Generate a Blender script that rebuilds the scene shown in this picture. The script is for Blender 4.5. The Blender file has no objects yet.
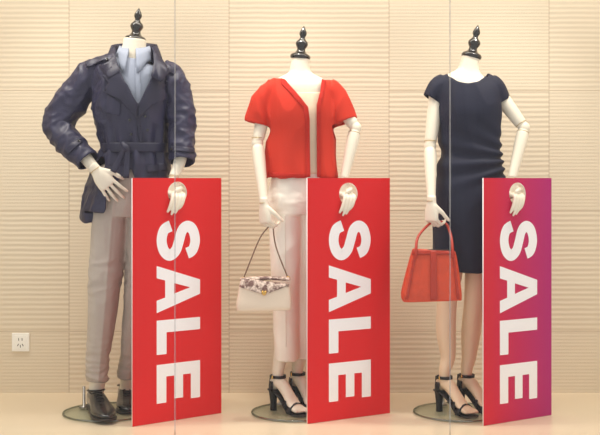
import bpy, bmesh, math
from mathutils import Vector, Matrix, noise
from mathutils.bvhtree import BVHTree

# ------------------------------------------------------------------ helpers
F = 1100.0      # focal length in photo units
CY = 4.68       # camera distance to the mannequin line (metres)
PX = CY / F     # metres per drawing unit on the mannequin line

def W(u, v, y=0.0):
    D = CY + y
    return Vector(((u - 300) * D / F, y, 1 - (v - 178) * D / F))
def G(u, y, z=0.0):
    return Vector(((u - 300) * (CY + y) / F, y, z))
def UV(c):
    D = CY + c.y
    return (300 + c.x * F / D, 178 + (1 - c.z) * F / D)

def lin(c):
    r = []
    for k in c:
        k = k / 255.0
        r.append(k / 12.92 if k <= 0.04045 else ((k + 0.055) / 1.055) ** 2.4)
    return (r[0], r[1], r[2], 1)

def mat(name, col, rough=0.5, metal=0.0, bump=0.0, scale=60, var=0.0, stretch=(1, 1, 1), coat=0, spec=0.5):
    m = bpy.data.materials.new(name); m.use_nodes = True
    nt = m.node_tree; b = nt.nodes['Principled BSDF']
    b.inputs['Base Color'].default_value = lin(col)
    b.inputs['Roughness'].default_value = rough
    b.inputs['Metallic'].default_value = metal
    b.inputs['Coat Weight'].default_value = coat
    b.inputs['Specular IOR Level'].default_value = spec
    if bump or var:
        tc = nt.nodes.new('ShaderNodeTexCoord'); mp = nt.nodes.new('ShaderNodeMapping')
        mp.inputs['Scale'].default_value = stretch
        n = nt.nodes.new('ShaderNodeTexNoise'); n.inputs['Scale'].default_value = scale
        n.inputs['Detail'].default_value = 3
        nt.links.new(tc.outputs['Object'], mp.inputs[0]); nt.links.new(mp.outputs[0], n.inputs['Vector'])
        if bump:
            bp = nt.nodes.new('ShaderNodeBump'); bp.inputs['Strength'].default_value = bump
            bp.inputs['Distance'].default_value = 0.003
            nt.links.new(n.outputs['Fac'], bp.inputs['Height']); nt.links.new(bp.outputs[0], b.inputs['Normal'])
        if var:
            mx = nt.nodes.new('ShaderNodeMix'); mx.data_type = 'RGBA'
            c = lin(col)
            mx.inputs[6].default_value = tuple(max(0, k * (1 - var)) for k in c[:3]) + (1,)
            mx.inputs[7].default_value = tuple(min(1, k * (1 + var)) for k in c[:3]) + (1,)
            nt.links.new(n.outputs['Fac'], mx.inputs[0]); nt.links.new(mx.outputs[2], b.inputs['Base Color'])
    return m

def link(o, parent=None):
    bpy.context.scene.collection.objects.link(o)
    if parent: o.parent = parent
    return o
def empty(name, loc=(0, 0, 0)):
    e = bpy.data.objects.new(name, None); e.empty_display_size = 0.1
    link(e); e.location = loc
    return e
def adopt(o, parent):
    if parent is None: return
    o.parent = parent
    o.matrix_parent_inverse = Matrix.Translation(parent.location).inverted()

def obj_from(bm, name, m, parent=None, smooth=True, solid=0, bevel=0, recalc=True, subsurf=0, soff=-1):
    if recalc: bmesh.ops.recalc_face_normals(bm, faces=bm.faces)
    me = bpy.data.meshes.new(name); bm.to_mesh(me); bm.free()
    if smooth:
        for p in me.polygons: p.use_smooth = True
    o = bpy.data.objects.new(name, me); bpy.context.scene.collection.objects.link(o)
    ms = m if isinstance(m, (list, tuple)) else [m]
    for k in ms: me.materials.append(k)
    if bevel:
        md = o.modifiers.new('bev', 'BEVEL'); md.width = bevel; md.segments = 3; md.limit_method = 'ANGLE'
    if subsurf:
        md = o.modifiers.new('sub', 'SUBSURF'); md.levels = subsurf; md.render_levels = subsurf
    if solid:
        md = o.modifiers.new('sol', 'SOLIDIFY'); md.thickness = solid; md.offset = soff
    adopt(o, parent)
    return o

def crom(vals, sub):
    n = len(vals); out = []
    for i in range(n - 1):
        p0 = vals[max(i - 1, 0)]; p1 = vals[i]; p2 = vals[i + 1]; p3 = vals[min(i + 2, n - 1)]
        for s in range(sub):
            t = s / sub
            out.append([0.5 * ((2 * b) + (-a + c) * t + (2 * a - 5 * b + 4 * c - d) * t * t + (-a + 3 * b - 3 * c + d) * t ** 3)
                        for a, b, c, d in zip(p0, p1, p2, p3)])
    out.append(list(vals[-1]))
    return out

def tube(bm, st, ref=(0, 1, 0), segs=20, sub=4, p=2.0, cap=True, closed=False):
    vals = [[s[0][0], s[0][1], s[0][2], s[1], (s[2] if len(s) > 2 else s[1])] for s in st]
    vals = crom(vals, sub) if len(vals) > 1 else vals
    P = [Vector(v[:3]) for v in vals]
    rings = []
    ref = Vector(ref)
    for i, v in enumerate(vals):
        t = (P[min(i + 1, len(P) - 1)] - P[max(i - 1, 0)])
        if t.length < 1e-9: t = Vector((0, 0, 1))
        t.normalize()
        b = ref - t * ref.dot(t)
        if b.length < 1e-3: b = t.orthogonal()
        b.normalize(); a = b.cross(t)
        ring = []
        for k in range(segs):
            th = 2 * math.pi * k / segs
            c, s = math.cos(th), math.sin(th)
            c = math.copysign(abs(c) ** (2 / p), c); s = math.copysign(abs(s) ** (2 / p), s)
            ring.append(bm.verts.new(P[i] + a * (max(v[3], 1e-4) * c) + b * (max(v[4], 1e-4) * s)))
        rings.append(ring)
    for r0, r1 in zip(rings, rings[1:]):
        for k in range(segs):
            bm.faces.new((r0[k], r0[(k + 1) % segs], r1[(k + 1) % segs], r1[k]))
    if cap:
        bm.faces.new(list(reversed(rings[0]))); bm.faces.new(rings[-1])
    return rings

def ball(bm, c, rx, ry=None, rz=None):
    ry = ry or rx; rz = rz or rx
    bmesh.ops.create_uvsphere(bm, u_segments=20, v_segments=14, radius=1,
        matrix=Matrix.Translation(c) @ Matrix.Diagonal((rx, ry, rz, 1)))

def box(bm, c, sx, sy, sz, rot=None):
    M = Matrix.Translation(c)
    if rot is not None: M = M @ rot
    bmesh.ops.create_cube(bm, size=1, matrix=M @ Matrix.Diagonal((sx, sy, sz, 1)))

def ringt(bm, c, axis, R, r, R2=None, n=28, m=8):
    axis = Vector(axis).normalized(); a = axis.cross(Vector((0, 1, 0.01))).normalized(); b = axis.cross(a)
    R2 = R2 or R
    rows = []
    for i in range(n):
        th = 2 * math.pi * i / n
        d = a * math.cos(th) * R + b * math.sin(th) * R2
        dn = d.normalized()
        rows.append([bm.verts.new(c + d + dn * r * math.cos(2 * math.pi * j / m) + axis * r * math.sin(2 * math.pi * j / m)) for j in range(m)])
    for i in range(n):
        for j in range(m):
            bm.faces.new((rows[i][j], rows[(i + 1) % n][j], rows[(i + 1) % n][(j + 1) % m], rows[i][(j + 1) % m]))

def lathe(bm, prof, base, axis, n=28):
    axis = Vector(axis).normalized(); a = axis.orthogonal().normalized(); b = axis.cross(a)
    rows = []
    for h, r in prof:
        rows.append([bm.verts.new(base + axis * h + (a * math.cos(2 * math.pi * k / n) + b * math.sin(2 * math.pi * k / n)) * max(r, 1e-4)) for k in range(n)])
    for r0, r1 in zip(rows, rows[1:]):
        for k in range(n):
            bm.faces.new((r0[k], r0[(k + 1) % n], r1[(k + 1) % n], r1[k]))
    bm.faces.new(list(reversed(rows[0]))); bm.faces.new(rows[-1])

def remesh(bm, voxel, it=4):
    bmesh.ops.recalc_face_normals(bm, faces=bm.faces)
    me = bpy.data.meshes.new('tmp'); bm.to_mesh(me); bm.free()
    o = bpy.data.objects.new('tmp', me); bpy.context.scene.collection.objects.link(o)
    r = o.modifiers.new('r', 'REMESH'); r.mode = 'VOXEL'; r.voxel_size = voxel; r.adaptivity = 0
    if it:
        s = o.modifiers.new('s', 'SMOOTH'); s.factor = 0.5; s.iterations = it
    dg = bpy.context.evaluated_depsgraph_get(); dg.update()
    m2 = bpy.data.meshes.new_from_object(o.evaluated_get(dg))
    bpy.data.objects.remove(o); bpy.data.meshes.remove(me)
    b = bmesh.new(); b.from_mesh(m2); bpy.data.meshes.remove(m2)
    b.normal_update()
    return b

def inpoly(p, poly):
    x, y = p; c = False; j = len(poly) - 1
    for i in range(len(poly)):
        xi, yi = poly[i]; xj, yj = poly[j]
        if (yi > y) != (yj > y) and x < (xj - xi) * (y - yi) / (yj - yi) + xi: c = not c
        j = i
    return c

def cloth(name, bm, m, parent, voxel=0.005, it=5, disp=None, cut=None, thick=0.004):
    b = remesh(bm, voxel, it)
    if disp:
        offs = [(v, v.normal * disp(v.co, v.normal)) for v in b.verts]
        for v, o in offs: v.co += o
        b.normal_update()
    bvh = BVHTree.FromBMesh(b)
    if cut:
        dead = [f for f in b.faces if cut(f.calc_center_median(), f.normal)]
        bmesh.ops.delete(b, geom=dead, context='FACES')
        for _ in range(10):
            mv = []
            for v in b.verts:
                if v.is_boundary:
                    nb = [e.other_vert(v).co for e in v.link_edges if e.is_boundary]
                    if len(nb) == 2: mv.append((v, v.co * 0.5 + (nb[0] + nb[1]) * 0.25))
            for v, c in mv: v.co = c
    o = obj_from(b, name, m, parent, recalc=False, solid=thick if cut else 0)
    return o, bvh

def patch(name, outline, bvh, m, parent, off=0.004, thick=0.003, yg=-0.12, step=0.008, back=False):
    b = bmesh.new()
    vs = []
    for (u, v) in outline:
        w = W(u, v, yg); vs.append(b.verts.new((w.x, 0, w.z)))
    b.faces.new(vs)
    xs = [v.co.x for v in vs]; zs = [v.co.z for v in vs]
    x = min(xs) + step
    while x < max(xs):
        bmesh.ops.bisect_plane(b, geom=b.verts[:] + b.edges[:] + b.faces[:], plane_co=(x, 0, 0), plane_no=(1, 0, 0)); x += step
    z = min(zs) + step
    while z < max(zs):
        bmesh.ops.bisect_plane(b, geom=b.verts[:] + b.edges[:] + b.faces[:], plane_co=(0, 0, z), plane_no=(0, 0, 1)); z += step
    for v in b.verts:
        h = bvh.ray_cast(Vector((v.co.x, -1, v.co.z)), Vector((0, 1, 0)))
        if h[0] is None or h[0].y > 0.08:
            h = bvh.find_nearest(Vector((v.co.x, yg, v.co.z)))
        n = h[1] if h[1].y < 0 else Vector((0, -1, 0))
        v.co = h[0] + n * off
    return obj_from(b, name, m, parent, solid=thick, soff=0)

def button(bm, u, v, bvh, r=0.006, yg=-0.12, off=0.006):
    w = W(u, v, yg); h = bvh.ray_cast(Vector((w.x, -1, w.z)), Vector((0, 1, 0)))
    if h[0] is None: return
    lathe(bm, [(-0.002, r), (0.002, r), (0.003, r * 0.85), (0.002, r * 0.6)], h[0] + h[1] * off, h[1], 14)

def nz(c, f, s=(1, 1, 1), o=0.0):
    return noise.noise(Vector((c.x * s[0] * f + o, c.y * s[1] * f + o * 1.7, c.z * s[2] * f - o)))
def ridge(c, f, s=(1, 1, 1), o=0.0):
    return 1 - 2.2 * abs(nz(c, f, s, o))

def hand(bm, wrist, Fd, N, S, sc=1.0, curl=(10, 15, 10), spread=0.15, thumb=0.3, fr=0.0075, var=(0, 0, 0, 0)):
    Fd = Vector(Fd).normalized(); N = Vector(N); N = (N - Fd * N.dot(Fd)).normalized()
    S_ = Fd.cross(N); S = S_ if S_.dot(Vector(S)) > 0 else -S_
    w = Vector(wrist)
    tube(bm, [(w - Fd * 0.02 * sc, 0.021 * sc, 0.017 * sc), (w + Fd * 0.01 * sc, 0.024 * sc, 0.016 * sc),
              (w + Fd * 0.04 * sc, 0.034 * sc, 0.016 * sc), (w + Fd * 0.072 * sc, 0.037 * sc, 0.013 * sc),
              (w + Fd * 0.088 * sc, 0.034 * sc, 0.010 * sc)], ref=N, segs=20, p=2.3)
    for i, (o, l) in enumerate(zip((0.0285, 0.0095, -0.0095, -0.028), (0.9, 1.0, 0.93, 0.74))):
        d0 = (Fd + S * (o / 0.03) * spread).normalized()
        ang = 0; pt = w + Fd * (0.078 + (0.004 if i in (1, 2) else 0)) * sc + S * o * sc
        pts = [(pt - d0 * 0.015 * sc, fr * sc)]; pts.append((pt.copy(), fr * sc * 1.05))
        for j, L in enumerate((0.040, 0.026, 0.020)):
            ang += math.radians(curl[j] + var[i])
            d = d0 * math.cos(ang) + N * math.sin(ang)
            L = L * l * sc
            pts.append((pt + d * L * 0.5, fr * sc * (0.95 - 0.08 * j)))
            pt = pt + d * L
            pts.append((pt.copy(), fr * sc * (1.0 - 0.12 * j) if j < 2 else fr * sc * 0.55))
        tube(bm, pts, ref=S, segs=12, sub=3)
    b = w + Fd * 0.022 * sc + S * 0.018 * sc
    d1 = (Fd * 0.75 + S * 0.65 + N * thumb).normalized(); d2 = (Fd * 0.95 + S * 0.3 + N * (thumb + 0.25)).normalized()
    p1 = b + d1 * 0.042 * sc; p2 = p1 + d2 * 0.03 * sc; p3 = p2 + (d2 + N * 0.25).normalized() * 0.024 * sc
    tube(bm, [(b, 0.013 * sc), (p1, 0.0098 * sc), ((p1 + p2) / 2, 0.0085 * sc), (p2, 0.009 * sc), (p3, 0.0055 * sc)], ref=N, segs=12, sub=3)

# ------------------------------------------------------------------ materials
M_body = mat('mannequin_cream', (240, 230, 210), 0.38, bump=0.02, scale=30)
M_leg = mat('mannequin_hosiery', (236, 212, 180), 0.45)
M_ring = mat('joint_brass', (190, 165, 120), 0.35, 0.5)
M_black = mat('lacquer_black', (22, 18, 18), 0.22, coat=0.6)
M_jacket = mat('jacket_navy_cloth', (39, 38, 66), 0.5, bump=0.08, scale=40, var=0.18)
M_jtrim = mat('jacket_trim_cloth', (31, 30, 56), 0.5, bump=0.06, scale=40, var=0.15)
M_shirt = mat('shirt_blue_cotton', (156, 164, 182), 0.75, bump=0.1, scale=60, var=0.05)
M_trouser = mat('trouser_taupe', (184, 173, 163), 0.8, bump=0.12, scale=70, var=0.07)
M_white = mat('pants_ivory', (250, 243, 230), 0.8, bump=0.1, scale=60, var=0.03)
M_cami = mat('camisole_cream', (240, 222, 192), 0.7, bump=0.1, scale=60)
M_red = mat('cardigan_red_knit', (208, 54, 35), 0.8, bump=0.15, scale=120, var=0.12, spec=.25)
M_redtrim = mat('cardigan_rib', (190, 40, 28), 0.8, bump=0.15, scale=120, var=0.1, spec=.25)
M_dress = mat('dress_navy_crepe', (25, 28, 50), 0.65, bump=0.05, scale=50, var=0.12, spec=.3)
M_shoe = mat('shoe_black_leather', (20, 18, 18), 0.25, coat=0.5)
M_sole = mat('sole_dark', (40, 30, 24), 0.5)
M_strap = mat('bag_strap_taupe', (120, 92, 72), 0.5)
M_sandal = mat('sandal_black_suede', (17, 15, 18), 0.5)
M_bag = mat('bag_pale_leather', (236, 216, 194), 0.45, bump=0.1, scale=90)
M_tote = mat('tote_orange_leather', (208, 68, 34), 0.42, bump=0.25, scale=60, var=0.3)
M_totetrim = mat('tote_trim_leather', (176, 46, 24), 0.4, bump=0.1, scale=60, var=0.15)
M_dark = mat('dark_lining', (30, 18, 16), 0.8)
M_gold = mat('gold_hardware', (212, 172, 96), 0.25, 1.0)
M_chrome = mat('chrome_rod', (150, 148, 144), 0.35, 1.0)
M_signw = mat('sign_white_vinyl', (254, 251, 252), 0.45)
M_plastic = mat('outlet_white_plastic', (250, 248, 240), 0.35)
M_slot = mat('outlet_slot', (60, 55, 50), 0.6)

def snake():
    m = mat('snakeskin_print', (205, 185, 165), 0.4)
    nt = m.node_tree; b = nt.nodes['Principled BSDF']
    tc = nt.nodes.new('ShaderNodeTexCoord'); v = nt.nodes.new('ShaderNodeTexVoronoi'); v.inputs['Scale'].default_value = 120
    n = nt.nodes.new('ShaderNodeTexNoise'); n.inputs['Scale'].default_value = 45; n.inputs['Detail'].default_value = 3
    r = nt.nodes.new('ShaderNodeValToRGB'); r.color_ramp.elements[0].position = 0.42; r.color_ramp.elements[1].position = 0.55
    r.color_ramp.elements[0].color = lin((134, 100, 92)); r.color_ramp.elements[1].color = lin((238, 216, 200))
    mx = nt.nodes.new('ShaderNodeMix'); mx.data_type = 'RGBA'; mx.blend_type = 'MULTIPLY'; mx.inputs[0].default_value = 0.6
    r2 = nt.nodes.new('ShaderNodeValToRGB'); r2.color_ramp.elements[0].color = (1, 1, 1, 1); r2.color_ramp.elements[1].color = (0.4, 0.33, 0.30, 1)
    r2.color_ramp.elements[0].position = 0.35; r2.color_ramp.elements[1].position = 0.7
    nt.links.new(tc.outputs['Object'], v.inputs['Vector']); nt.links.new(tc.outputs['Object'], n.inputs['Vector'])
    nt.links.new(n.outputs['Fac'], r.inputs[0]); nt.links.new(v.outputs['Distance'], r2.inputs[0])
    nt.links.new(r.outputs[0], mx.inputs[6]); nt.links.new(r2.outputs[0], mx.inputs[7]); nt.links.new(mx.outputs[2], b.inputs['Base Color'])
    return m
M_snake = snake()

def glassmat(name, tint=(0.9, 0.97, 0.95, 1), fac=0.04):
    m = bpy.data.materials.new(name); m.use_nodes = True
    nt = m.node_tree; nt.nodes.clear()
    out = nt.nodes.new('ShaderNodeOutputMaterial'); mix = nt.nodes.new('ShaderNodeMixShader')
    t = nt.nodes.new('ShaderNodeBsdfTransparent'); g = nt.nodes.new('ShaderNodeBsdfGlossy')
    t.inputs[0].default_value = tint; g.inputs['Roughness'].default_value = 0.03
    mix.inputs[0].default_value = fac
    nt.links.new(t.outputs[0], mix.inputs[1]); nt.links.new(g.outputs[0], mix.inputs[2]); nt.links.new(mix.outputs[0], out.inputs[0])
    return m
M_glass = glassmat('window_glass', (0.99, 0.992, 0.99, 1), 0.014)
M_base = glassmat('base_glass', (0.92, 0.95, 0.92, 1), 0.12)
M_baserim = glassmat('base_glass_rim', (0.50, 0.57, 0.50, 1), 0.25)
M_joint = glassmat('silicone_joint', (0.86, 0.86, 0.86, 1), 0.20)

def wallmat():
    m = bpy.data.materials.new('wall_ribbed_panels'); m.use_nodes = True
    nt = m.node_tree; b = nt.nodes['Principled BSDF']; L = nt.links
    b.inputs['Roughness'].default_value = 0.75
    b.inputs['Specular IOR Level'].default_value = 0.2
    def math_(op, a, c=None, d=None):
        n = nt.nodes.new('ShaderNodeMath'); n.operation = op
        for i, k in enumerate((a, c, d)):
            if k is None: continue
            if isinstance(k, (int, float)): n.inputs[i].default_value = k
            else: L.new(k, n.inputs[i])
        return n.outputs[0]
    tc = nt.nodes.new('ShaderNodeTexCoord'); sp = nt.nodes.new('ShaderNodeSeparateXYZ')
    L.new(tc.outputs['Object'], sp.inputs[0])
    X, Z = sp.outputs[0], sp.outputs[2]
    s = (CY + 0.44) / F
    x0 = (549 - 300) * s; z0 = 1 - (211 - 178) * s
    pw = 160 * s; ph = 120.5 * s
    cx = math_('DIVIDE', math_('SUBTRACT', X, x0), pw); cz = math_('DIVIDE', math_('SUBTRACT', Z, z0), ph)
    fx = math_('FRACT', cx); fz = math_('FRACT', cz)
    ix = math_('FLOOR', cx); iz = math_('FLOOR', cz)
    par = math_('FLOORED_MODULO', math_('ADD', ix, iz), 2.0)
    dx = math_('MULTIPLY', math_('MINIMUM', fx, math_('SUBTRACT', 1.0, fx)), pw)
    dz = math_('MULTIPLY', math_('MINIMUM', fz, math_('SUBTRACT', 1.0, fz)), ph)
    seam = math_('LESS_THAN', math_('MINIMUM', dx, dz), 0.0024)
    n = nt.nodes.new('ShaderNodeTexNoise'); n.inputs['Scale'].default_value = 5; n.inputs['Detail'].default_value = 2
    mp = nt.nodes.new('ShaderNodeMapping'); mp.inputs['Scale'].default_value = (1.6, 1, 1)
    L.new(tc.outputs['Object'], mp.inputs[0]); L.new(mp.outputs[0], n.inputs['Vector'])
    wob = math_('MULTIPLY', n.outputs['Fac'], 0.006)
    coarse = math_('SINE', math_('MULTIPLY', math_('ADD', Z, wob), 2 * math.pi / 0.023))
    fine = math_('SINE', math_('MULTIPLY', Z, 2 * math.pi / 0.0155))
    rib = math_('ADD', math_('MULTIPLY', math_('MULTIPLY', coarse, par), 1.0), math_('MULTIPLY', math_('MULTIPLY', fine, math_('SUBTRACT', 1.0, par)), 0.4))
    h = math_('SUBTRACT', rib, math_('MULTIPLY', seam, 2.0))
    bp = nt.nodes.new('ShaderNodeBump'); bp.inputs['Strength'].default_value = 0.34; bp.inputs['Distance'].default_value = 0.002
    L.new(h, bp.inputs['Height']); L.new(bp.outputs[0], b.inputs['Normal'])
    mx = nt.nodes.new('ShaderNodeMix'); mx.data_type = 'RGBA'
    mx.inputs[6].default_value = lin((226, 212, 188)); mx.inputs[7].default_value = lin((188, 168, 142))
    L.new(math_('MULTIPLY', seam, 0.6), mx.inputs[0])
    L.new(mx.outputs[2], b.inputs['Base Color'])
    return m
M_wall = wallmat()
M_side = mat('plaster_cream', (234, 222, 202), 0.8, bump=0.05, scale=40)
M_floor = mat('floor_cream_laminate', (234, 218, 190), 0.22, bump=0.02, scale=8, var=0.02)
M_frame = mat('aluminium_frame', (150, 146, 138), 0.35, 0.8)

# ------------------------------------------------------------------ room
WY = 0.44; GY = -0.43; RX = 2.0; RH = 2.6
def slab(name, c, sx, sy, sz, m, bevel=0):
    b = bmesh.new(); box(b, Vector((0, 0, 0)), sx, sy, sz)
    o = obj_from(b, name, m, smooth=False, bevel=bevel); o.location = c
    return o
wb = slab('wall_back', (0, WY + 0.05, RH / 2), 2 * RX, 0.1, RH, M_wall)
wb.data.transform(Matrix.Translation(wb.location)); wb.location = (0, 0, 0)
slab('wall_left', (-RX - 0.05, 0.03, RH / 2), 0.1, 1.02, RH, M_side)
slab('wall_right', (RX + 0.05, 0.03, RH / 2), 0.1, 1.02, RH, M_side)
slab('floor', (0, 0.0, -0.05), 2 * RX + 0.2, 1.08, 0.1, M_floor)
slab('ceiling', (0, 0.0, RH + 0.05), 2 * RX + 0.2, 1.08, 0.1, M_side)
jx = [(175 - 300) * (CY + GY) / F, (450 - 300) * (CY + GY) / F]
xs = [-RX, jx[0], jx[1], RX]
for i in range(3):
    w = xs[i + 1] - xs[i] - 0.006
    slab('window_%d' % (i + 1), ((xs[i] + xs[i + 1]) / 2, GY, RH / 2), w, 0.008, RH - 0.01, M_glass)
for i in range(2):
    slab('trim_%d' % (i + 1), (jx[i], GY, RH / 2), 0.0045, 0.009, RH - 0.01, M_joint)
slab('trim_3', (0, GY - 0.06, -0.045), 2 * RX + 0.2, 0.05, 0.09, M_frame)

# outlet
oc = Vector(((21 - 300) * (CY + WY) / F, WY, 1 - (342 - 178) * (CY + WY) / F))
e = empty('wall_outlet', oc)
b = bmesh.new(); box(b, oc + Vector((0, -0.005, 0)), 0.082, 0.010, 0.086); obj_from(b, 'plate', M_plastic, e, False, bevel=0.003)
b = bmesh.new(); box(b, oc + Vector((0, -0.0105, 0)), 0.058, 0.003, 0.062); obj_from(b, 'insert', M_plastic, e, False, bevel=0.001)
b = bmesh.new()
for dx, dz, sx, sz, a in ((-0.008, 0.014, 0.003, 0.012, 0), (0.008, 0.014, 0.003, 0.012, 0), (-0.011, -0.012, 0.003, 0.012, 0.5), (0.011, -0.012, 0.003, 0.012, -0.5), (0, -0.018, 0.003, 0.012, 0)):
    box(b, oc + Vector((dx, -0.0122, dz)), sx, 0.001, sz, Matrix.Rotation(a, 4, 'Y'))
obj_from(b, 'socket_slots', M_slot, e, False)

# ------------------------------------------------------------------ signs
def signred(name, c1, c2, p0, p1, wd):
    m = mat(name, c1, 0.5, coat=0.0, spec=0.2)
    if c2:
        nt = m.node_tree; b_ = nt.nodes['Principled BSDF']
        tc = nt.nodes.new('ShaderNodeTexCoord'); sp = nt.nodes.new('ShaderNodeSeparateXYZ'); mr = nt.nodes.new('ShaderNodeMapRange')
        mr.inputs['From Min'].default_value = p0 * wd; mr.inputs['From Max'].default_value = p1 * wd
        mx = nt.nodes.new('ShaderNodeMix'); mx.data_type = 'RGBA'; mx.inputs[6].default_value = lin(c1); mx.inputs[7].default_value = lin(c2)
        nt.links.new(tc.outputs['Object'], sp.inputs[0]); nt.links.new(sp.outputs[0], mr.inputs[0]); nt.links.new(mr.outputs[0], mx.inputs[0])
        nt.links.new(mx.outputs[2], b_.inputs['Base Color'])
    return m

def curve_mesh(polys, ext):
    cu = bpy.data.curves.new('c', 'CURVE'); cu.dimensions = '2D'; cu.fill_mode = 'BOTH'; cu.extrude = ext
    for pl in polys:
        s = cu.splines.new('POLY'); s.points.add(len(pl) - 1)
        for i, p in enumerate(pl): s.points[i].co = (p[0], p[1], 0, 1)
        s.use_cyclic_u = True
    o = bpy.data.objects.new('c', cu); bpy.context.scene.collection.objects.link(o)
    dg = bpy.context.evaluated_depsgraph_get(); dg.update()
    me = bpy.data.meshes.new_from_object(o.evaluated_get(dg))
    bpy.data.objects.remove(o); bpy.data.curves.remove(cu)
    return me

TH = 0.006
def sign(uL, yL, uR, yR, hu, hv, m):
    A = G(uL, yL, 0.001); B = G(uR, yR, 0.001)
    d = (B - A); wd = d.length; d.normalize()
    k = (hu - 300) / F
    t = (k * (CY + A.y) - A.x) / (d.x - k * d.y)
    hc = A + d * t; zz = 1 - (hv - 178) * (CY + hc.y) / F
    nrm = Vector((d.y, -d.x, 0))
    Mx = Matrix(((d.x, 0, nrm.x, A.x), (d.y, 0, nrm.y, A.y), (0, 1, 0, 0.001), (0, 0, 0, 1)))
    hr = 0.046
    hole = [(t + hr * math.cos(a * math.pi / 24), zz + hr * math.sin(a * math.pi / 24)) for a in range(48)]
    me = curve_mesh([[(0, 0), (wd, 0), (wd, 0.999), (0, 0.999)], hole], TH / 2)
    me.name = 'sale_sign'
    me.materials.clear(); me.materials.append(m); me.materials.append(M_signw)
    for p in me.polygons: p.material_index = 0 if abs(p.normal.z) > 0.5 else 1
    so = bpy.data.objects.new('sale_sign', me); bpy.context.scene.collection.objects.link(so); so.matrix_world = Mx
    H = 0.208; x0 = wd * 0.5 - H / 2 + 0.002
    def mp(s, tt, y0): return (x0 + tt, y0 - s)
    z = TH / 2
    def letter(polys, y0, nm):
        me = curve_mesh([[mp(s, tt, y0) for s, tt in pl] for pl in polys], 0.0006)
        me.materials.clear(); me.materials.append(M_signw)
        o = bpy.data.objects.new(nm, me); bpy.context.scene.collection.objects.link(o); o.parent = so; o.location = (0, 0, z + 0.0006)
    cl = [(0.142, 0.145), (0.128, 0.172), (0.088, 0.184), (0.045, 0.172), (0.030, 0.146), (0.046, 0.121), (0.088, 0.106), (0.128, 0.090), (0.146, 0.062), (0.128, 0.035), (0.085, 0.023), (0.042, 0.035), (0.026, 0.066)]
    P = [Vector(v) for v in crom([list(c) for c in cl], 6)]
    b = bmesh.new(); prev = None
    for i, p in enumerate(P):
        tg = (P[min(i + 1, len(P) - 1)] - P[max(i - 1, 0)]).normalized(); n = Vector((-tg.y, tg.x))
        ht = 0.0235
        a_ = mp(*(p + n * ht), 0.828); c_ = mp(*(p - n * ht), 0.828)
        pair = (b.verts.new((a_[0], a_[1], 0)), b.verts.new((c_[0], c_[1], 0)))
        if prev: b.faces.new((prev[0], prev[1], pair[1], pair[0]))
        prev = pair
    bmesh.ops.recalc_face_normals(b, faces=b.faces)
    me = bpy.data.meshes.new('letter_s'); b.to_mesh(me); b.free(); me.materials.append(M_signw)
    o = bpy.data.objects.new('letter_s', me); bpy.context.scene.collection.objects.link(o); o.parent = so; o.location = (0, 0, z + 0.0008)
    w = 0.192
    letter([[(0, 0), (0.066, H), (0.126, H), (w, 0), (0.142, 0), (0.131, 0.040), (0.061, 0.040), (0.050, 0)],
            [(0.074, 0.082), (0.118, 0.082), (0.096, 0.160)]], 0.640, 'letter_a')
    letter([[(0, 0), (0.140, 0), (0.140, 0.046), (0.051, 0.046), (0.051, H), (0, H)]], 0.417, 'letter_l')
    letter([[(0, 0), (0.158, 0), (0.158, 0.045), (0.051, 0.045), (0.051, 0.083), (0.146, 0.083), (0.146, 0.125), (0.051, 0.125), (0.051, 0.163), (0.155, 0.163), (0.155, H), (0, H)]], 0.236, 'letter_e')
    return Vector((hc.x, hc.y, zz)), d, nrm

h1, d1, n1 = sign(132, -0.26, 221, 0.0, 177, 193, signred('sign_red', (224, 36, 38), None, 0, 1, 0.42))
h2, d2, n2 = sign(307, -0.21, 389.5, 0.0, 348, 194, signred('sign_red_b', (224, 34, 38), None, 0, 1, 0.41))
h3, d3, n3 = sign(483, -0.245, 551, -0.04, 517, 194, signred('sign_red_painted_reflection', (214, 36, 58), (178, 40, 118), 0.1, 1.05, 0.38))  # magenta reflection painted into the face colour, stronger towards the right edge

def grip_hand(bm, hc, d, n, sc=1.0, lean=-0.5):
    """hand behind the board, fingers passed through the hole and hanging down the front"""
    up = Vector((0, 0, 1))
    back = hc - n * (TH / 2 + 0.026)
    tube(bm, [(back + up * 0.065, 0.020 * sc, 0.016 * sc), (back + up * 0.035, 0.027 * sc, 0.018 * sc), (back + up * .010, 0.038 * sc, 0.019 * sc), (back - up * 0.022, 0.038 * sc, 0.015 * sc)], ref=n, segs=18, p=2.3)
    front = TH / 2 + 0.010
    for i, (o, l) in enumerate(zip((-0.028, -0.010, 0.008, 0.025), (0.056, 0.068, 0.062, 0.044))):
        s = hc + d * o * sc * 0.95
        a = back + d * o * sc + up * 0.004
        k = s + n * 0.004 - up * (0.012 - abs(o) * 0.15)
        f1 = s + n * (front + 0.006) - up * 0.026 + d * lean * 0.012
        f2 = s + n * (front + 0.005) - up * (0.030 + l * 0.45) + d * lean * 0.030
        f3 = s + n * (front) - up * (0.026 + l * 0.95) + d * lean * 0.052
        r = 0.0082 * sc
        tube(bm, [(a, r), (k + n * 0.006, r * 1.1), (f1, r), (f2, r * 0.98), (f3, r * 0.6)], ref=d, segs=12, sub=4)
    # thumb stays folded across the palm inside the hole
    t0 = back + up * 0.028 + d * 0.018 * sc; t1 = hc + d * 0.020 * sc + up * 0.020 - n * 0.008; t2 = hc + d * 0.004 * sc + up * 0.014 + n * 0.002; t3 = hc - d * 0.014 + up * 0.006 + n * 0.004
    tube(bm, [(t0, 0.012 * sc), (t1, 0.0105 * sc), (t2, 0.0098 * sc), (t3, 0.006 * sc)], ref=up, segs=12, sub=3)
    return back + up * 0.065

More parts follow.
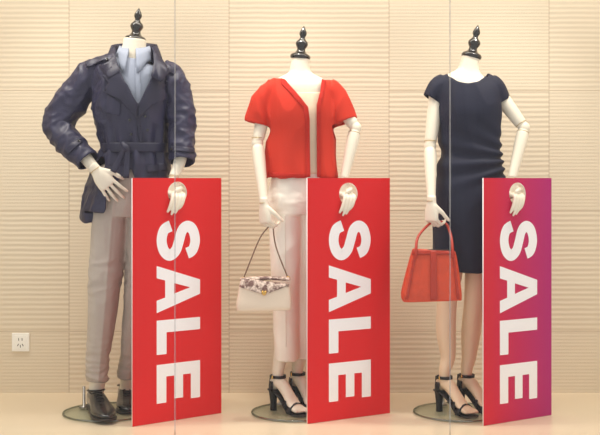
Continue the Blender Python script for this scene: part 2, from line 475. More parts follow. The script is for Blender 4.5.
def finial(parent, base, tip, s=1.0):
    ax = (tip - base); L = ax.length; b = bmesh.new()
    pr = [(0, .038), (.03, .045), (.10, .046), (.15, .040), (.19, .027), (.25, .020), (.32, .018), (.38, .024), (.45, .0285), (.52, .026), (.58, .017), (.63, .0115), (.67, .011), (.72, .0155), (.78, .017), (.85, .0135), (.92, .008), (1.0, .001)]
    lathe(b, [(h * L, r * s) for h, r in pr], base, ax)
    obj_from(b, 'neck_finial', M_black, parent)

def base_disc(parent, u, rod):
    c = G(u, 0.0, 0)
    b = bmesh.new(); lathe(b, [(0.001, .183), (0.003, .186), (0.008, .186), (0.010, .183)], c, (0, 0, 1), 64)
    obj_from(b, 'glass_base', M_base, parent)
    b = bmesh.new(); ringt(b, c + Vector((0, 0, 0.006)), (0, 0, 1), 0.187, 0.004, n=72)
    obj_from(b, 'glass_base_rim', M_baserim, parent)
    b = bmesh.new()
    lathe(b, [(0.010, 0.022), (0.016, 0.020), (0.018, 0.007), (rod[2], 0.006)], Vector((rod[0], rod[1], 0)), (0, 0, 1), 20)
    obj_from(b, 'support_rod', M_chrome, parent)

def joint_rings(parent, lst):
    b = bmesh.new()
    for c, ax, R in lst: ringt(b, c, ax, R, 0.0016)
    obj_from(b, 'joint_rings', M_ring, parent)

def body_obj(bm, parent, voxel=0.0032, it=4, m=None):
    b = remesh(bm, voxel, it)
    return obj_from(b, 'body', m or M_body, parent, recalc=False)

# ================================================================== MANNEQUIN 1 (trench jacket)
m1 = empty('mannequin', G(108, 0, 0))
bm = bmesh.new()
tube(bm, [(W(135, 39), .047, .047), (W(134, 50), .052, .052), (W(133, 60), .060, .058), (W(132, 69), .105, .066), (W(132, 85), .135, .082), (W(133, 110), .13, .088),
          (W(135, 148), .105, .08), (W(132, 180), .125, .09), (W(131, 200), .12, .085)], segs=32, sub=4, p=2.2)
legL = [(W(116, 196, 0), .07), (W(106, 290, -.01), .05), (W(100, 340, .01), .042), (W(97, 385, .02), .034), (G(95, .015, .05), .032)]
legR = [(W(145, 196, 0), .07), (W(138, 290, .02), .05), (W(132, 340, .06), .042), (W(128, 380, .13), .034), (G(126, .15, .05), .032)]
tube(bm, legL); tube(bm, legR)
tube(bm, [(W(98, 78), .05), (W(76, 98), .04), (W(60, 121, -.01), .036), (W(78, 148, -.07), .03), (W(94, 168, -.12), .023)])
hand(bm, W(95, 169, -.135), (0.62, -0.02, -0.78), (0.1, 1, 0), (0.8, 0, 0.6), 1.05, curl=(6, 10, 10), spread=0.22, thumb=0.10, var=(0, 2, 4, 6))
wr = grip_hand(bm, h1, d1, n1, 1.05)
tube(bm, [(W(170, 80), .045), (W(180, 105, 0), .04), (W(182, 130, -.02), .035), (W(180, 160, -.070), .027), (wr, .020)])
body_obj(bm, m1)
joint_rings(m1, [(W(95.5, 170, -.134), (0.62, 0, -0.78), .0235), (wr + Vector((0, 0, .006)), (0, 0, 1), .0218)])
finial(m1, W(135, 42), W(139, 8))
base_disc(m1, 108, (G(84, .07).x, .07, .10))

# trousers
bm = bmesh.new()
tube(bm, [(W(131, 165), .125, .095), (W(131, 185), .135, .105), (W(130, 205), .145, .11), (W(130, 216), .135, .10)], segs=32, p=2.3)
tube(bm, [(W(115, 195), .078, .10), (W(111, 230), .078, .096), (W(106, 275, -.01), .066, .082), (W(102, 320, 0), .055, .072), (W(98, 355, .01), .048, .066), (W(97, 381, .015), .047, .062)], segs=28, p=2.2)
tube(bm, [(W(146, 195), .078, .10), (W(145, 230), .078, .096), (W(141, 275, .01), .066, .082), (W(136, 320, .05), .055, .072), (W(131, 355, .10), .048, .066), (W(128, 376, .12), .046, .060)], segs=28, p=2.2)
def tdisp(c, n):
    u, v = UV(c)
    o = .006 * nz(c, 7, (1.5, 1.5, .35), 3) + .003 * ridge(c, 16, (1, 1, .5), 5)
    k = max(0, min(1, (v - 325) / 50))
    o += k * (.007 * ridge(c, 18, (.6, .6, 2.0), 9) - .003)
    kn = math.exp(-((v - 275) / 22) ** 2)
    o += kn * .005 * ridge(c, 18, (.7, .7, 1.6), 1)
    if u < 128: o += .004 * math.exp(-((u - (111 - (v - 230) * .085)) / 1.5) ** 2) * (1 if n.y < 0 else 0)
    return o
_, bv_tr = cloth('trousers', bm, M_trouser, m1, disp=tdisp, it=4, cut=lambda c, n: (c.z < W(97, 380.5, .015).z and n.z < -.5) or (c.z < W(128, 375, .12).z and n.z < -.5), thick=.003)

# shirt
bm = bmesh.new()
tube(bm, [(W(134, 60), .07, .066), (W(133, 67), .115, .08), (W(133, 80), .14, .098), (W(133, 110), .135, .105), (W(134, 145), .115, .09)], segs=32, p=2.2)
_, bv_sh = cloth('shirt', bm, M_shirt, m1, disp=lambda c, n: .003 * ridge(c, 14, (1, 1, .6)), it=4)
# one-piece collar: stand rising round the neck, folding over into two pointed leaves at the front
bm = bmesh.new(); N = 60; rows = []
for i in range(N + 1):
    a0 = 13 + (347 - 13) * i / N            # degrees measured from the front centre
    fr_ = max(0.0, math.cos(math.radians(a0)))
    th = math.radians(a0 - 90)
    tip = max(0.0, 1 - abs(min(a0, 360 - a0) - 16) / 34.0) ** 1.3
    r = []
    prof = [(62, .070), (54, .0635), (47.0 + 4.5 * fr_, .0605), (45.8 + 4.5 * fr_, .0635), (52 + 4 * fr_ + 3 * tip, .074 + .006 * tip), (58 + 3 * fr_ + 6 * tip, .083 + .014 * tip), (61 + 3 * fr_ + 12 * tip, .086 + .022 * tip)]
    for vv, rr in prof:
        c = W(134.5, vv)
        r.append(bm.verts.new((c.x + rr * math.cos(th), rr * math.sin(th), c.z)))
    rows.append(r)
for a, b2 in zip(rows, rows[1:]):
    for k in range(6): bm.faces.new((a[k], a[k + 1], b2[k + 1], b2[k]))
obj_from(bm, 'shirt_collar', M_shirt, m1, solid=.0025, soff=0)
def leaf(nm, pts, m, parent, th=.003):
    b = bmesh.new(); f = b.faces.new([b.verts.new(p) for p in pts])
    bmesh.ops.triangulate(b, faces=[f]); bmesh.ops.subdivide_edges(b, edges=b.edges, cuts=2)
    return obj_from(b, nm, m, parent, solid=th, soff=0)
patch('shirt_placket', [(134, 68), (139, 68), (141, 104), (136, 104)], bv_sh, M_shirt, m1, off=.003)

# jacket
bm = bmesh.new()
tube(bm, [(W(133, 57), .075, .075), (W(132, 62), .125, .088), (W(131, 69), .160, .10), (W(131, 82), .170, .122), (W(132, 110), .158, .13), (W(134, 135), .136, .118), (W(135, 148), .130, .110),
          (W(134, 162), .148, .122), (W(131, 185), .168, .135), (W(128, 205), .178, .142), (W(127, 214), .180, .142)], segs=40, p=2.25)
tube(bm, [(W(104, 71), .065, .07), (W(91, 78), .066, .068), (W(75, 98), .064, .064), (W(61, 117, -.01), .062, .062), (W(58, 128, -.025), .058, .056), (W(70, 143, -.06), .053, .050), (W(88, 163, -.11), .042, .040)], segs=24)
tube(bm, [(W(160, 75), .065, .07), (W(171, 82), .060, .066), (W(179, 103, 0), .058, .060), (W(182, 128, -.02), .054, .055), (W(182, 148, -.05), .050, .050), (W(181, 163, -.075), .047, .046)], segs=24)
tube(bm, [(W(104, 175, .02), .05, .07), (W(96, 200, .02), .05, .075), (W(93, 222, .02), .048, .075)], segs=20)
cuL = W(88, 163, -.11); dL = (W(88, 163, -.11) - W(70, 143, -.06)).normalized()
cuR = W(181, 163, -.075); dR = (W(181, 163, -.075) - W(182, 148, -.05)).normalized()
Vj = [(110, 40), (116, 60), (123, 78), (137, 104), (140, 104), (151, 80), (159, 60), (162, 40)]
open_front = [(131, 168), (118, 180), (106, 192), (103, 240), (200, 240), (200, 204), (150, 200), (138, 186)]
def jdisp(c, n):
    u, v = UV(c)
    o = .006 * nz(c, 9, (1, 1, .8), 2) + .005 * ridge(c, 13, (1.2, 1.2, .7), 7)
    if u < 106 and v > 60 or u > 166:
        q = Vector(((c.x + c.z) * .7, c.y, (c.z - c.x) * .7)) if u < 106 else c
        o += .007 * ridge(q, 15, (.8, .8, 1.3), 11) ** 1 + .003 * ridge(c, 30, (1, 1, 1), 2)
    if v > 120 and 100 < u < 168:
        th = math.atan2(c.y, c.x - W(134, 148).x)
        o += .008 * math.sin(th * 13 + c.z * 6) * math.exp(-((v - 150) / 22) ** 2)
    if v > 165: o += .008 * nz(c, 9, (1.2, 1.2, .2), 4)
    return o
def jcut(c, n):
    u, v = UV(c)
    if n.y < .3 and c.y < 0.01 and inpoly((u, v), Vj): return True
    if v < 58.5 and abs(c.x - W(133, 57).x) < .075: return True
    if (c - cuL).length < .07 and (c - cuL).dot(dL) > -.004: return True
    if (c - cuR).length < .07 and (c - cuR).dot(dR) > -.004: return True
    if n.z < -.55 and v > 200: return True
    if c.y < .03 and inpoly((u, v), open_front): return True
    return False
_, bj = cloth('jacket', bm, M_jacket, m1, disp=jdisp, cut=jcut, it=4, thick=.005)
bm = bmesh.new(); rows = []
for i in range(33):
    th = math.radians(-35 + 250 * i / 32)
    r = []
    for (vv, rr) in ((63, .100), (54, .094), (47, .092), (45, .098), (52, .110), (62, .124)):
        c = W(134, vv); r.append(bm.verts.new((c.x + rr * math.cos(th), .008 + rr * .85 * math.sin(th), c.z + .02 * math.sin(th))))
    rows.append(r)
for a, b2 in zip(rows, rows[1:]):
    for k in range(5): bm.faces.new((a[k], a[k + 1], b2[k + 1], b2[k]))
obj_from(bm, 'jacket_collar', M_jtrim, m1, solid=.003)
leaf('jacket_collar_leaf_1', [W(115, 47, -.045), W(110, 51, -.04), W(99, 67, -.095), W(108, 79, -.128), W(120, 72, -.130), W(116, 60, -.095)], M_jtrim, m1, .004)
leaf('jacket_collar_leaf_2', [W(153, 49, -.045), W(158, 53, -.04), W(170, 71, -.092), W(161, 82, -.128), W(151, 76, -.130), W(154, 62, -.095)], M_jtrim, m1, .004)
patch('lapel_1', [(116, 62), (122, 76), (138, 104), (136, 118), (123, 101), (104, 92), (110, 83), (103, 77)], bj, M_jtrim, m1, off=.009, thick=.005)
patch('lapel_2', [(155, 64), (150, 79), (139, 104), (138, 119), (151, 105), (166, 97), (160, 88), (167, 82)], bj, M_jtrim, m1, off=.009, thick=.005)
patch('storm_flap', [(103, 90), (121, 103), (120, 116), (102, 112), (99, 99)], bj, M_jacket, m1, off=.005, thick=.003)
patch('placket', [(135, 112), (139, 112), (143, 143), (139, 143)], bj, M_jtrim, m1, off=.004, thick=.003)
patch('epaulette_1', [(86, 63), (108, 57), (110, 61), (89, 69)], bj, M_jtrim, m1, off=.007, thick=.004, yg=-.04)
patch('epaulette_2', [(158, 61), (176, 70), (174, 76), (157, 67)], bj, M_jtrim, m1, off=.007, thick=.004, yg=-.04)
patch('sleeve_strap_1', [(65, 150), (79, 138), (82, 142), (69, 155)], bj, M_jtrim, m1, off=.005, thick=.004, yg=-.12)
patch('sleeve_strap_2', [(169, 146), (193, 148), (193, 153), (169, 151)], bj, M_jtrim, m1, off=.005, thick=.004, yg=-.10)
patch('pocket_flap', [(146, 165), (163, 163), (165, 170), (147, 173)], bj, M_jtrim, m1, off=.006, thick=.004)
bm = bmesh.new()
tube(bm, [(W(135, 152.5), .138, .118), (W(135, 148), .139, .119), (W(135, 143.5), .138, .118)], segs=48, sub=3, p=2.25, cap=False)
obj_from(bm, 'belt', M_jtrim, m1, solid=.004, soff=1)
bm = bmesh.new()
tube(bm, [(W(122, 143, -.128), .010, .008), (W(126, 148, -.138), .016, .012), (W(129, 153, -.130), .010, .008)], segs=12)
tube(bm, [(W(124, 149, -.138), .009, .004), (W(119, 160, -.14), .012, .003), (W(113, 172, -.15), .013, .003)], segs=12)
tube(bm, [(W(127, 149, -.138), .009, .004), (W(127, 162, -.145), .012, .003), (W(126, 178, -.152), .013, .003)], segs=12)
obj_from(bm, 'belt_knot', M_jtrim, m1)
bm = bmesh.new()
for u, v in ((145, 116), (147, 130), (130, 120), (132, 134), (106, 59), (160, 64), (78, 142), (172, 149)): button(bm, u, v, bj, .0055, off=.008)
obj_from(bm, 'jacket_buttons', M_black, m1)

def dress_shoe(parent, heel, toe):
    fwd = (toe - heel); L = fwd.length; fwd.normalize(); up = Vector((0, 0, 1)); sd = fwd.cross(up)
    def ringset(b, prof, seg=24):
        rows = []
        for s, hw, bot, top in prof:
            c = heel + fwd * (s * L); r = []
            for k in range(seg):
                th = 2 * math.pi * k / seg; x = math.cos(th); y = math.sin(th)
                y2 = math.copysign(abs(y) ** (.9 if y > 0 else .4), y)
                h = (bot + top) / 2 + y2 * (top - bot) / 2
                r.append(b.verts.new(c + sd * (hw * math.copysign(abs(x) ** .8, x)) + up * h))
            rows.append(r)
        for a, c in zip(rows, rows[1:]):
            for k in range(seg): b.faces.new((a[k], a[(k + 1) % seg], c[(k + 1) % seg], c[k]))
        b.faces.new(rows[0]); b.faces.new(rows[-1])
    b = bmesh.new()
    ringset(b, crom([[0, .012, .022, .05], [.03, .028, .02, .078], [.10, .034, .019, .086], [.22, .036, .018, .090], [.36, .038, .016, .084], [.50, .043, .014, .066], [.65, .048, .012, .052], [.80, .046, .012, .044], [.92, .034, .013, .036], [.98, .018, .015, .028], [1.0, .006, .017, .023]], 3))
    obj_from(b, 'shoe_upper', M_shoe, parent)
    b = bmesh.new()
    ringset(b, crom([[-.01, .014, .010, .024], [.03, .033, .010, .022], [.2, .038, .010, .020], [.45, .042, .002, .016], [.65, .052, .001, .013], [.82, .050, .001, .013], [.95, .034, .001, .014], [1.02, .008, .004, .015]], 3))
    obj_from(b, 'shoe_sole', M_sole, parent)
    b = bmesh.new()
    tube(b, [(heel + fwd * .038 + up * .0125, .036, .040), (heel + fwd * .038 + up * .001, .035, .040)], ref=fwd, segs=24, sub=1)
    obj_from(b, 'shoe_heel', M_sole, parent)
    b = bmesh.new()
    for s, z in ((.42, .080), (.48, .073), (.54, .066)):
        c = heel + fwd * (s * L) + up * z
        tube(b, [(c - sd * .016 - up * .003, .0022), (c + up * .0015, .0022), (c + sd * .016 - up * .003, .0022)], ref=up, segs=8)
    obj_from(b, 'shoe_laces', M_sandal, parent)
    b = bmesh.new(); ringt(b, heel + fwd * (.20 * L) + up * .088, up + fwd * -.1, .036, .004, .036)
    obj_from(b, 'shoe_collar', M_shoe, parent)
sz = Vector((0, 0, .0115))
dress_shoe(m1, G(93, .05) + sz, G(108, -.23) + sz)
dress_shoe(m1, G(125, .22), G(129, -.04) + Vector((0, 0, 0)))

# ================================================================== women
def heel_foot(bm, heel, d, knee_pts, sc=1.0):
    up = Vector((0, 0, 1))
    def q(f, z): return heel + d * f + up * z
    tube(bm, knee_pts + [(q(.022, .185), .026, .029), (q(.020, .150), .024, .027), (q(.022, .118), .024, .030)], segs=20, sub=5)
    sd = d.cross(up)
    tube(bm, [(q(-.016, .118), .017, .016), (q(.010, .128), .025, .026), (q(.045, .118), .026, .028), (q(.080, .085), .028, .022), (q(.115, .046), .034, .018), (q(.145, .028), .037, .014), (q(.160, .024), .034, .011)], ref=up, segs=18)
    ball(bm, q(.000, .112), .021, .021, .022)
    for i, o in enumerate((-.026, -.011, .003, .016, .028)):
        s = 1 if heel_foot.flip else -1
        r = (.0095, .0078, .0075, .007, .0065)[i]; L = (.036, .036, .032, .027, .021)[i]
        a = q(.145, .026) + sd * o * s
        tube(bm, [(a, r), (a + d * L * .55 + up * -.001, r), (a + d * L - up * .006, r * .6)], ref=up, segs=10)
heel_foot.flip = True

def sandal(parent, heel, d, strap_z=.150):
    up = Vector((0, 0, 1)); sd = d.cross(up)
    def q(f, z): return heel + d * f + up * z
    b = bmesh.new()
    tube(b, [(q(-.030, .090), .018, .005), (q(-.01, .090), .030, .0055), (q(.03, .080), .030, .0055), (q(.07, .050), .032, .005), (q(.11, .017), .040, .005), (q(.15, .0075), .043, .006), (q(.175, .0075), .036, .006), (q(.192, .008), .018, .005)], ref=up, segs=20)
    tube(b, [(q(-.008, .090), .024, .022), (q(-.010, .07), .019, .018), (q(-.010, .03), .014, .014), (q(-.010, .001), .015, .015)], ref=d, segs=20)
    obj_from(b, 'sandal_sole', M_sandal, parent)
    b = bmesh.new()
    def strap(f, z0, hw, top, wid=.014, lean=0):
        pts = []
        for k in range(9):
            th = math.pi * k / 8
            pts.append((q(f + lean * math.sin(th), z0 + top * math.sin(th)) + sd * hw * math.cos(th), wid / 2))
        rows = []
        for p, w in pts: rows.append((b.verts.new(p - d * w), b.verts.new(p + d * w)))
        for a, c in zip(rows, rows[1:]): b.faces.new((a[0], a[1], c[1], c[0]))
    strap(.128, .010, .044, .043, .026)
    strap(.100, .030, .040, .046, .010)
    rows = []
    for k in range(13):
        th = math.radians(-110 + 220 * k / 12)
        dirv = -d * math.cos(th) + sd * math.sin(th)
        rows.append([b.verts.new(q(.006, z) + dirv * r) for z, r in ((.092, .030), (.112, .030), (.130, .028))])
    for a, c in zip(rows, rows[1:]):
        for k in range(2): b.faces.new((a[k], a[k + 1], c[k + 1], c[k]))
    obj_from(b, 'sandal_straps', M_sandal, parent, solid=.003, soff=0)
    b = bmesh.new()
    rows = []
    for k in range(28):
        th = 2 * math.pi * k / 28; dv = d * math.cos(th) * .034 + sd * math.sin(th) * .031
        rows.append([b.verts.new(q(.020, z) + dv) for z in (strap_z - .006, strap_z + .006)])
    for i in range(28): b.faces.new((rows[i][0], rows[i][1], rows[(i + 1) % 28][1], rows[(i + 1) % 28][0]))
    rows = []
    for z, w in ((.125, .007), (.145, .006), (strap_z, .006)):
        rows.append((b.verts.new(q(-.022, z) - d * .004 - sd * w), b.verts.new(q(-.022, z) - d * .004 + sd * w)))
    for a, c in zip(rows, rows[1:]): b.faces.new((a[0], a[1], c[1], c[0]))
    obj_from(b, 'ankle_strap', M_sandal, parent, solid=.003, soff=0)
    b = bmesh.new(); box(b, q(.020, strap_z) + sd * .034, .006, .006, .014); obj_from(b, 'strap_buckle', M_gold, parent, bevel=.001)

def elbow_arm(bm, sh, el, wr, r0, r1, r2):
    dU = (el - sh).normalized(); dF = (wr - el).normalized()
    tube(bm, [(sh, r0 * 1.1), (sh.lerp(el, .5), r0), (el - dU * .030, r1), (el - dU * .019, r1 * .93)], segs=18)
    ball(bm, el, r1 * .98, r1 * .98, r1 * 1.05)
    tube(bm, [(el - dU * .02, r1 * .80), (el, r1 * .8), (el + dF * .02, r1 * .80)], segs=16)
    tube(bm, [(el + dF * .019, r1 * .93), (el + dF * .035, r1 * 1.02), (el.lerp(wr, .35), r1 * 1.0), (el.lerp(wr, .75), r2 * 1.15), (wr, r2)], segs=18)

# ---- mannequin 2 (red cardigan)
m2 = empty('mannequin', G(296, 0, 0))
bm = bmesh.new()
tube(bm, [(W(301, 57), .038, .038), (W(300, 66), .041, .042), (W(300, 73), .052, .048), (W(300, 80), .105, .062), (W(300, 90), .125, .078), (W(301, 115), .118, .085),
          (W(302, 150), .10, .07), (W(302, 185), .115, .085), (W(302, 200), .115, .085)], segs=32, p=2.2)
hA = G(275, .05); dA = Vector((.125, -.13, 0)).normalized(); hB = G(295, .12); dB = Vector((.10, -.14, 0)).normalized()
heel_foot(bm, hA, dA, [(W(287, 195), .065, .07), (W(286, 280, 0), .045, .048), (W(284, 330, .03), .038, .042)])
heel_foot.flip = False
heel_foot(bm, hB, dB, [(W(318, 195), .065, .07), (W(310, 280, .03), .045, .048), (W(305, 330, .08), .038, .042)])
elA = W(257.5, 143, -.03); wrA = W(264, 203, -.13)
elbow_arm(bm, W(268, 92, .0), elA, wrA, .030, .026, .0175)
hand(bm, wrA, (0.08, -0.05, -1), (.75, .66, 0), (.66, -.75, 0), .95, curl=(48, 62, 40), spread=.05, thumb=.55)
wr = grip_hand(bm, h2, d2, n2, .95)
elB = W(355.5, 128, -.03); shB = W(332, 94, 0)
elbow_arm(bm, shB, elB, wr, .028, .026, .018)
body_obj(bm, m2)
joint_rings(m2, [(wrA, (0.08, -0.05, -1), .0185), (elA + Vector((0, 0, .022)), (0, 0, 1), .0245), (elA - Vector((0, 0, .022)), (0.1, -.2, 1), .0245),
                 (elB + (wr - elB).normalized() * .022, (wr - elB), .0245), (wr, (0, 0, 1), .0185)])
finial(m2, W(300, 59.5), W(304, 26), .95)
base_disc(m2, 296, (G(281, .13).x, .13, .26))

bm = bmesh.new()
tube(bm, [(W(302, 168), .118, .088), (W(302, 185), .135, .10), (W(301, 202), .142, .108), (W(301, 214), .134, .10)], segs=32, p=2.3)
tube(bm, [(W(286, 196), .072, .098), (W(286, 230), .072, .092), (W(286, 280, 0), .060, .074), (W(286, 320, .02), .054, .066), (W(286, 358, .045), .051, .062)], segs=28, p=2.2)
tube(bm, [(W(317, 196), .072, .098), (W(316, 230, .01), .072, .092), (W(311, 280, .03), .060, .074), (W(307, 320, .07), .054, .066), (W(304, 355, .11), .049, .060)], segs=28, p=2.2)
def wdisp(c, n):
    u, v = UV(c)
    return .004 * nz(c, 8, (1.5, 1.5, .35), 3) + .003 * ridge(c, 15, (1, 1, .5), 5) + math.exp(-((v - 205) / 12) ** 2) * .003 * ridge(c, 20, (.6, .6, 2))
_, bw = cloth('ankle_trousers', bm, M_white, m2, disp=wdisp, it=4, cut=lambda c, n: n.z < -.5 and c.z < W(288, 353, .02).z, thick=.003)
patch('trouser_crease', [(284.6, 215), (285.4, 215), (285.8, 350), (285.0, 350)], bw, M_white, m2, off=.002, thick=.003)
for hp, dd in ((hA, dA), (hB, dB)): sandal(m2, hp, dd)

bm = bmesh.new()
tube(bm, [(W(300, 82), .085, .062), (W(300, 90), .120, .084), (W(300, 105), .132, .103), (W(301, 120), .132, .110), (W(302, 150), .122, .092), (W(302, 174), .132, .100)], segs=32, p=2.2)
_, bcm = cloth('camisole', bm, M_cami, m2, disp=lambda c, n: .002 * ridge(c, 12, (1, 1, .5)), it=3,
    cut=lambda c, n: c.z > W(300, 92, -.08).z and c.y < .2, thick=.002)
bm = bmesh.new()
tube(bm, [(W(300, 76), .075, .058), (W(300, 81), .108, .070), (W(300, 88), .138, .088), (W(300, 100), .150, .112), (W(301, 116), .152, .124), (W(302, 135), .146, .114), (W(302, 155), .148, .110), (W(302, 178), .156, .115)], segs=36, p=2.2)
tube(bm, [(W(280, 90), .046, .060), (W(271, 92), .050, .058), (W(262, 106), .050, .056), (W(257.5, 125), .050, .058)], segs=24)
tube(bm, [(W(320, 91), .046, .060), (W(328, 92), .050, .058), (W(337, 105, 0), .052, .058), (W(344.5, 123, -.01), .053, .060)], segs=24)
cA = W(257.5, 125); eA = (W(257.5, 125) - W(262, 106)).normalized(); cB = W(344.5, 123, -.01); eB = (W(344.5, 123, -.01) - W(337, 105)).normalized()
Vc = [(278, 66), (285, 79), (296, 93), (306, 107), (308, 120), (309, 182), (318, 182), (317, 118), (318, 104), (321, 92), (324, 80), (324, 66)]
def cdisp(c, n):
    u, v = UV(c)
    o = .004 * nz(c, 9, (1, 1, .6), 2) + .009 * ridge(c, 9, (1.2, 1.2, .5), 21) - .003
    if v > 130: o += .004 * math.sin(c.x * 70) * (v - 130) / 48
    if u < 270: o += .005 * ridge(c, 14, (1.6, 1.2, .5), 4)
    if u > 332: o += .003 * ridge(c, 14, (1.6, 1.2, .5), 4) + .003
    return o
def ccut(c, n):
    u, v = UV(c)
    if n.y < .4 and c.y < 0 and inpoly((u, v), Vc): return True
    if v < 78 and abs(c.x - W(300, 75).x) < .08: return True
    if (c - cA).length < .08 and (c - cA).dot(eA) > -.004: return True
    if (c - cB).length < .08 and (c - cB).dot(eB) > -.004: return True
    if n.z < -.5 and v > 172: return True
    return False
_, bk = cloth('cardigan', bm, M_red, m2, disp=cdisp, cut=ccut, it=4, thick=.004)
patch('neck_band_1', [(281, 77), (286, 80), (297, 93), (308, 107), (309.5, 120), (310, 177), (306, 177), (305, 120), (303, 108), (292, 95), (281, 83)], bk, M_redtrim, m2, off=.003, thick=.003)
patch('neck_band_2', [(322, 78), (320, 92), (316.5, 105), (316.5, 120), (317, 177), (321, 177), (320.5, 120), (320.5, 106), (324, 93), (326, 80)], bk, M_redtrim, m2, off=.003, thick=.003)
patch('hem_band', [(268, 172), (305, 174), (305, 178), (268, 176)], bk, M_redtrim, m2, off=.003, thick=.003)
bm = bmesh.new()
for v in (112, 124, 136, 148, 160, 171): button(bm, 319.0, v, bk, .0045)
obj_from(bm, 'cardigan_buttons', M_redtrim, m2)

# ---- mannequin 3 (navy dress)
m3 = empty('mannequin', G(458, 0, 0))
bm = bmesh.new()
tube(bm, [(W(471, 56), .038, .038), (W(469, 65), .041, .042), (W(468, 72), .054, .048), (W(467, 80), .105, .062), (W(467, 90), .122, .078), (W(469, 115), .115, .085),
          (W(471, 150), .095, .07), (W(470, 185), .115, .085), (W(470, 215), .12, .09)], segs=32, p=2.2)
hC = G(441, .03); dC = Vector((.12, -.135, 0)).normalized(); hD = G(463, .07); dD = Vector((.12, -.13, 0)).normalized()
elC = W(430, 146, -.04); wrC = W(431.5, 201, -.15)
elbow_arm(bm, W(437, 92, 0), elC, wrC, .030, .026, .0175)
hand(bm, wrC, (0.0, -0.03, -1), (.75, .66, 0), (.66, -.75, 0), .95, curl=(48, 62, 40), spread=.05, thumb=.55)
wr3 = grip_hand(bm, h3, d3, n3, .95)
elD = W(524, 128, -.04)
elbow_arm(bm, W(498, 93, 0), elD, wr3, .030, .026, .018)
body_obj(bm, m3)
bm = bmesh.new(); heel_foot.flip = True
heel_foot(bm, hC, dC, [(W(454, 215), .070, .075), (W(450, 270, -.01), .055, .058), (W(447, 302, -.01), .043, .046), (W(446, 332, .01), .042, .046), (W(448, 356, .02), .032, .036)])
heel_foot.flip = False
heel_foot(bm, hD, dD, [(W(485, 215), .070, .075), (W(478, 270, 0), .055, .058), (W(474, 302, .01), .043, .046), (W(471, 332, .05), .042, .046), (W(469, 356, .06), .032, .036)])
b = remesh(bm, .0032, 4); obj_from(b, 'legs', M_leg, m3, recalc=False)
joint_rings(m3, [(wrC, (0, -0.03, -1), .0185), (elC + Vector((0, 0, .022)), (0, 0, 1), .0245), (elC - Vector((0, 0, .022)), (0, -.2, 1), .0245),
                 (elD + (W(498, 93, 0) - elD).normalized() * .022, (W(498, 93, 0) - elD), .0245), (elD + (wr3 - elD).normalized() * .022, (wr3 - elD), .0245), (wr3, (0, 0, 1), .0185)])
finial(m3, W(471, 58.5), W(478, 25), .95)
base_disc(m3, 458, (G(443, .12).x, .12, .26))
for hp, dd in ((hC, dC), (hD, dD)): sandal(m3, hp, dd)

bm = bmesh.new()
tube(bm, [(W(467, 74), .080, .060), (W(467, 79), .120, .074), (W(467, 87), .142, .090), (W(468, 100), .142, .110), (W(469, 115), .140, .120), (W(470, 135), .130, .104), (W(471, 152), .126, .098), (W(471, 172), .140, .108),
          (W(470, 200), .154, .120), (W(470, 235), .152, .122), (W(469, 271), .146, .118)], segs=40, p=2.25)
tube(bm, [(W(446, 84), .045, .060), (W(438, 89), .044, .058), (W(431, 100), .036, .052)], segs=20)
tube(bm, [(W(489, 85), .045, .060), (W(496, 90), .044, .058), (W(503, 102), .036, .052)], segs=20)
cC = W(431, 100); eC = (W(431, 100) - W(438, 89)).normalized(); cD = W(503, 102); eD = (W(503, 102) - W(496, 90)).normalized()
neckp = [(449, 60), (450, 76), (457, 81), (468, 83.5), (479, 81), (486, 76), (487, 60)]
def ddisp(c, n):
    u, v = UV(c)
    o = .003 * nz(c, 7, (1, 1, .5), 2) + .005 * ridge(c, 9, (1.2, 1.2, .4), 13)
    k = math.exp(-((v - 158) / 26) ** 2) * (1 if n.y < .3 else 0)
    a = math.atan2(v - 160, 508 - u + 20)
    o += .007 * k * math.sin(a * 22)
    if v > 215: o += .005 * math.sin(c.x * 45 + 1) * (v - 215) / 55
    return o
def dcut(c, n):
    u, v = UV(c)
    if c.y < 0 and n.y < .5 and inpoly((u, v), neckp): return True
    if v < 76.5 and abs(c.x - W(467, 75).x) < .085: return True
    if (c - cC).length < .06 and (c - cC).dot(eC) > -.004: return True
    if (c - cD).length < .06 and (c - cD).dot(eD) > -.004: return True
    return n.z < -.5 and v > 262
_, bd = cloth('sheath_dress', bm, M_dress, m3, disp=ddisp, cut=dcut, it=4, thick=.004)

# ================================================================== handbag (cream, snakeskin flap)
yb = -.165
hb = empty('shoulder_handbag', W(265, 294, yb))
b = bmesh.new()
tube(b, [(W(265, 281, yb), .096, .020), (W(264.5, 286, yb), .103, .028), (W(264.5, 297, yb), .110, .032), (W(264, 306, yb), .113, .033), (W(264, 310, yb), .108, .026)], segs=44, sub=4, p=5)
o = obj_from(b, 'bag_body', M_bag, hb)
bmx = bmesh.new(); bmx.from_mesh(o.data); bvb = BVHTree.FromBMesh(bmx); bmx.free()
patch('flap', [(242, 279), (288, 279), (290, 285), (268, 293.5), (264, 294.5), (260, 293.5), (240, 287)], bvb, M_snake, hb, off=.004, thick=.005, yg=yb - .03, step=.006)
b = bmesh.new()
tube(b, [(W(242, 280, yb), .0, .0), (W(242.3, 279.5, yb), .008, .020), (W(265, 278.0, yb), .008, .022), (W(288, 279, yb), .008, .020), (W(288.2, 279.2, yb), 0, 0)], segs=14, sub=5)
obj_from(b, 'flap_top', M_snake, hb)
b = bmesh.new(); tube(b, [(W(262, 291, yb - .040), .004, .002), (W(264, 294, yb - .042), .007, .004), (W(266, 291, yb - .040), .004, .002)], segs=12)
obj_from(b, 'clasp', M_gold, hb)
b = bmesh.new()
gp = wrA + Vector((.026, .012, -.087))
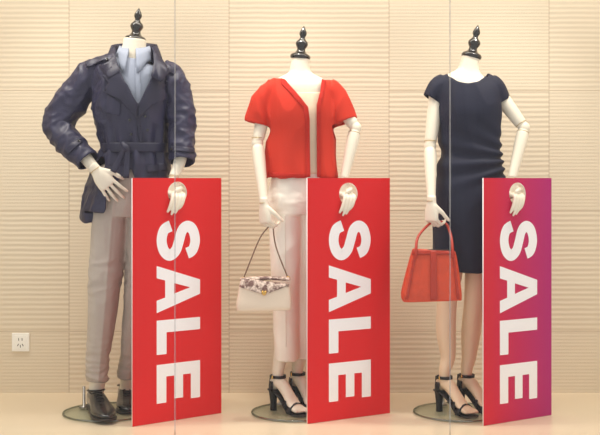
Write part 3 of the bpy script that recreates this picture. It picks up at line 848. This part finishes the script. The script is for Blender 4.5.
tube(b, [(W(243, 280, yb), .0028), (W(250, 262, -.155), .0028), (W(260, 238, -.14), .0028), (gp + Vector((-.008, 0, -.012)), .0028), (gp, .0028), (gp + Vector((.010, 0, -.008)), .0028), (W(276, 247, -.145), .0028), (W(288, 278, yb), .0028)], segs=10, sub=5)
obj_from(b, 'strap', M_strap, hb)
b = bmesh.new(); ringt(b, W(243, 279.5, yb), (0, 1, 0.1), .008, .002); ringt(b, W(288, 278.5, yb), (0, 1, 0.1), .008, .002)
obj_from(b, 'strap_rings', M_gold, hb)

# ================================================================== tote (orange leather)
yt = -.205
tb = empty('tote_handbag', W(431, 276, yt))
b = bmesh.new()
tube(b, [(W(434, 250, yt), .086, .026), (W(433.5, 258, yt), .095, .034), (W(432.5, 275, yt), .109, .042), (W(431.5, 292, yt), .121, .048), (W(431, 298, yt), .121, .048), (W(431, 300.5, yt), .113, .043)], segs=48, sub=4, p=5)
o = obj_from(b, 'tote_body', M_tote, tb)
bmx = bmesh.new(); bmx.from_mesh(o.data); bvt = BVHTree.FromBMesh(bmx); bmx.free()
patch('top_band', [(413.5, 250.5), (454, 250.5), (455, 255), (412.5, 255)], bvt, M_totetrim, tb, off=.003, yg=yt - .03)
patch('centre_strap', [(430.5, 251), (436.5, 251), (437, 300), (430, 300)], bvt, M_totetrim, tb, off=.004, yg=yt - .04)
patch('side_seam', [(452, 251), (454, 251), (459, 299), (456.5, 299)], bvt, M_totetrim, tb, off=.003, yg=yt - .035)
patch('side_seam_left', [(415, 251), (417, 251), (408, 299), (405.5, 299)], bvt, M_totetrim, tb, off=.003, yg=yt - .035)
b = bmesh.new(); tube(b, [(W(434, 249.6, yt), .080, .021), (W(434, 249.9, yt), .080, .021)], segs=40, sub=1, p=5); obj_from(b, 'tote_opening', M_dark, tb)
gc = wrC + Vector((.022, .012, -.087))
for i, yy in enumerate((yt - .031, yt + .024)):
    b = bmesh.new()
    tube(b, [(W(416, 258, yy - (.005 if i == 0 else -.004)), .006, .004), (W(416, 249, yy), .006, .0045), (W(418.5, 236, yy * .6 + gc.y * .4), .0055), (gc + Vector((-.026, 0, -.006)), .005), (gc + Vector((.003, 0.0, .002 - .007 * i)), .005), (gc + Vector((.040, 0, -.008)), .005),
             (W(451, 236, yy * .6 + gc.y * .4), .0055), (W(452.5, 249, yy), .006, .0045), (W(452.5, 258, yy - (.005 if i == 0 else -.004)), .006, .004)], segs=12, sub=6)
    obj_from(b, 'handle_%d' % (i + 1), M_totetrim, tb)

# ================================================================== light
def area(name, loc, target, sx, sy, power, col):
    l = bpy.data.lights.new(name, 'AREA'); l.shape = 'RECTANGLE'; l.size = sx; l.size_y = sy; l.energy = power; l.color = col
    o = bpy.data.objects.new(name, l); bpy.context.scene.collection.objects.link(o); o.location = loc
    o.rotation_euler = (Vector(target) - Vector(loc)).to_track_quat('-Z', 'Y').to_euler()
    return o
area('ceiling_light', (0, -0.22, 2.55), (0, 0.12, 0.6), 3.4, 0.25, 26, (1, .94, .85))
for i, (x, tx) in enumerate(((-1.3, -.9), (-.2, 0), (1.1, .8))):
    l = bpy.data.lights.new('ceiling_spotlight', 'SPOT'); l.energy = 46; l.spot_size = math.radians(75); l.spot_blend = .9; l.shadow_soft_size = .06; l.color = (1, .95, .87)
    o = bpy.data.objects.new('ceiling_spotlight', l); bpy.context.scene.collection.objects.link(o); o.location = (x, -.36, 2.45)
    o.rotation_euler = (Vector((tx, .1, .75)) - Vector(o.location)).to_track_quat('-Z', 'Y').to_euler()

wd = bpy.data.worlds.new('street_light'); bpy.context.scene.world = wd; wd.use_nodes = True
bg = wd.node_tree.nodes['Background']; bg.inputs[0].default_value = (1.0, .965, .93, 1); bg.inputs[1].default_value = 0.86

cam = bpy.data.cameras.new('camera'); co = bpy.data.objects.new('camera', cam); bpy.context.scene.collection.objects.link(co)
co.location = (0, -CY, 1.0); co.rotation_euler = (math.radians(90), 0, 0)
cam.sensor_width = 36; cam.lens = 36 * F / 600; cam.shift_y = -(217.5 - 178) / 600; cam.clip_start = .05
bpy.context.scene.camera = co
bpy.context.scene.view_settings.view_transform = 'Standard'
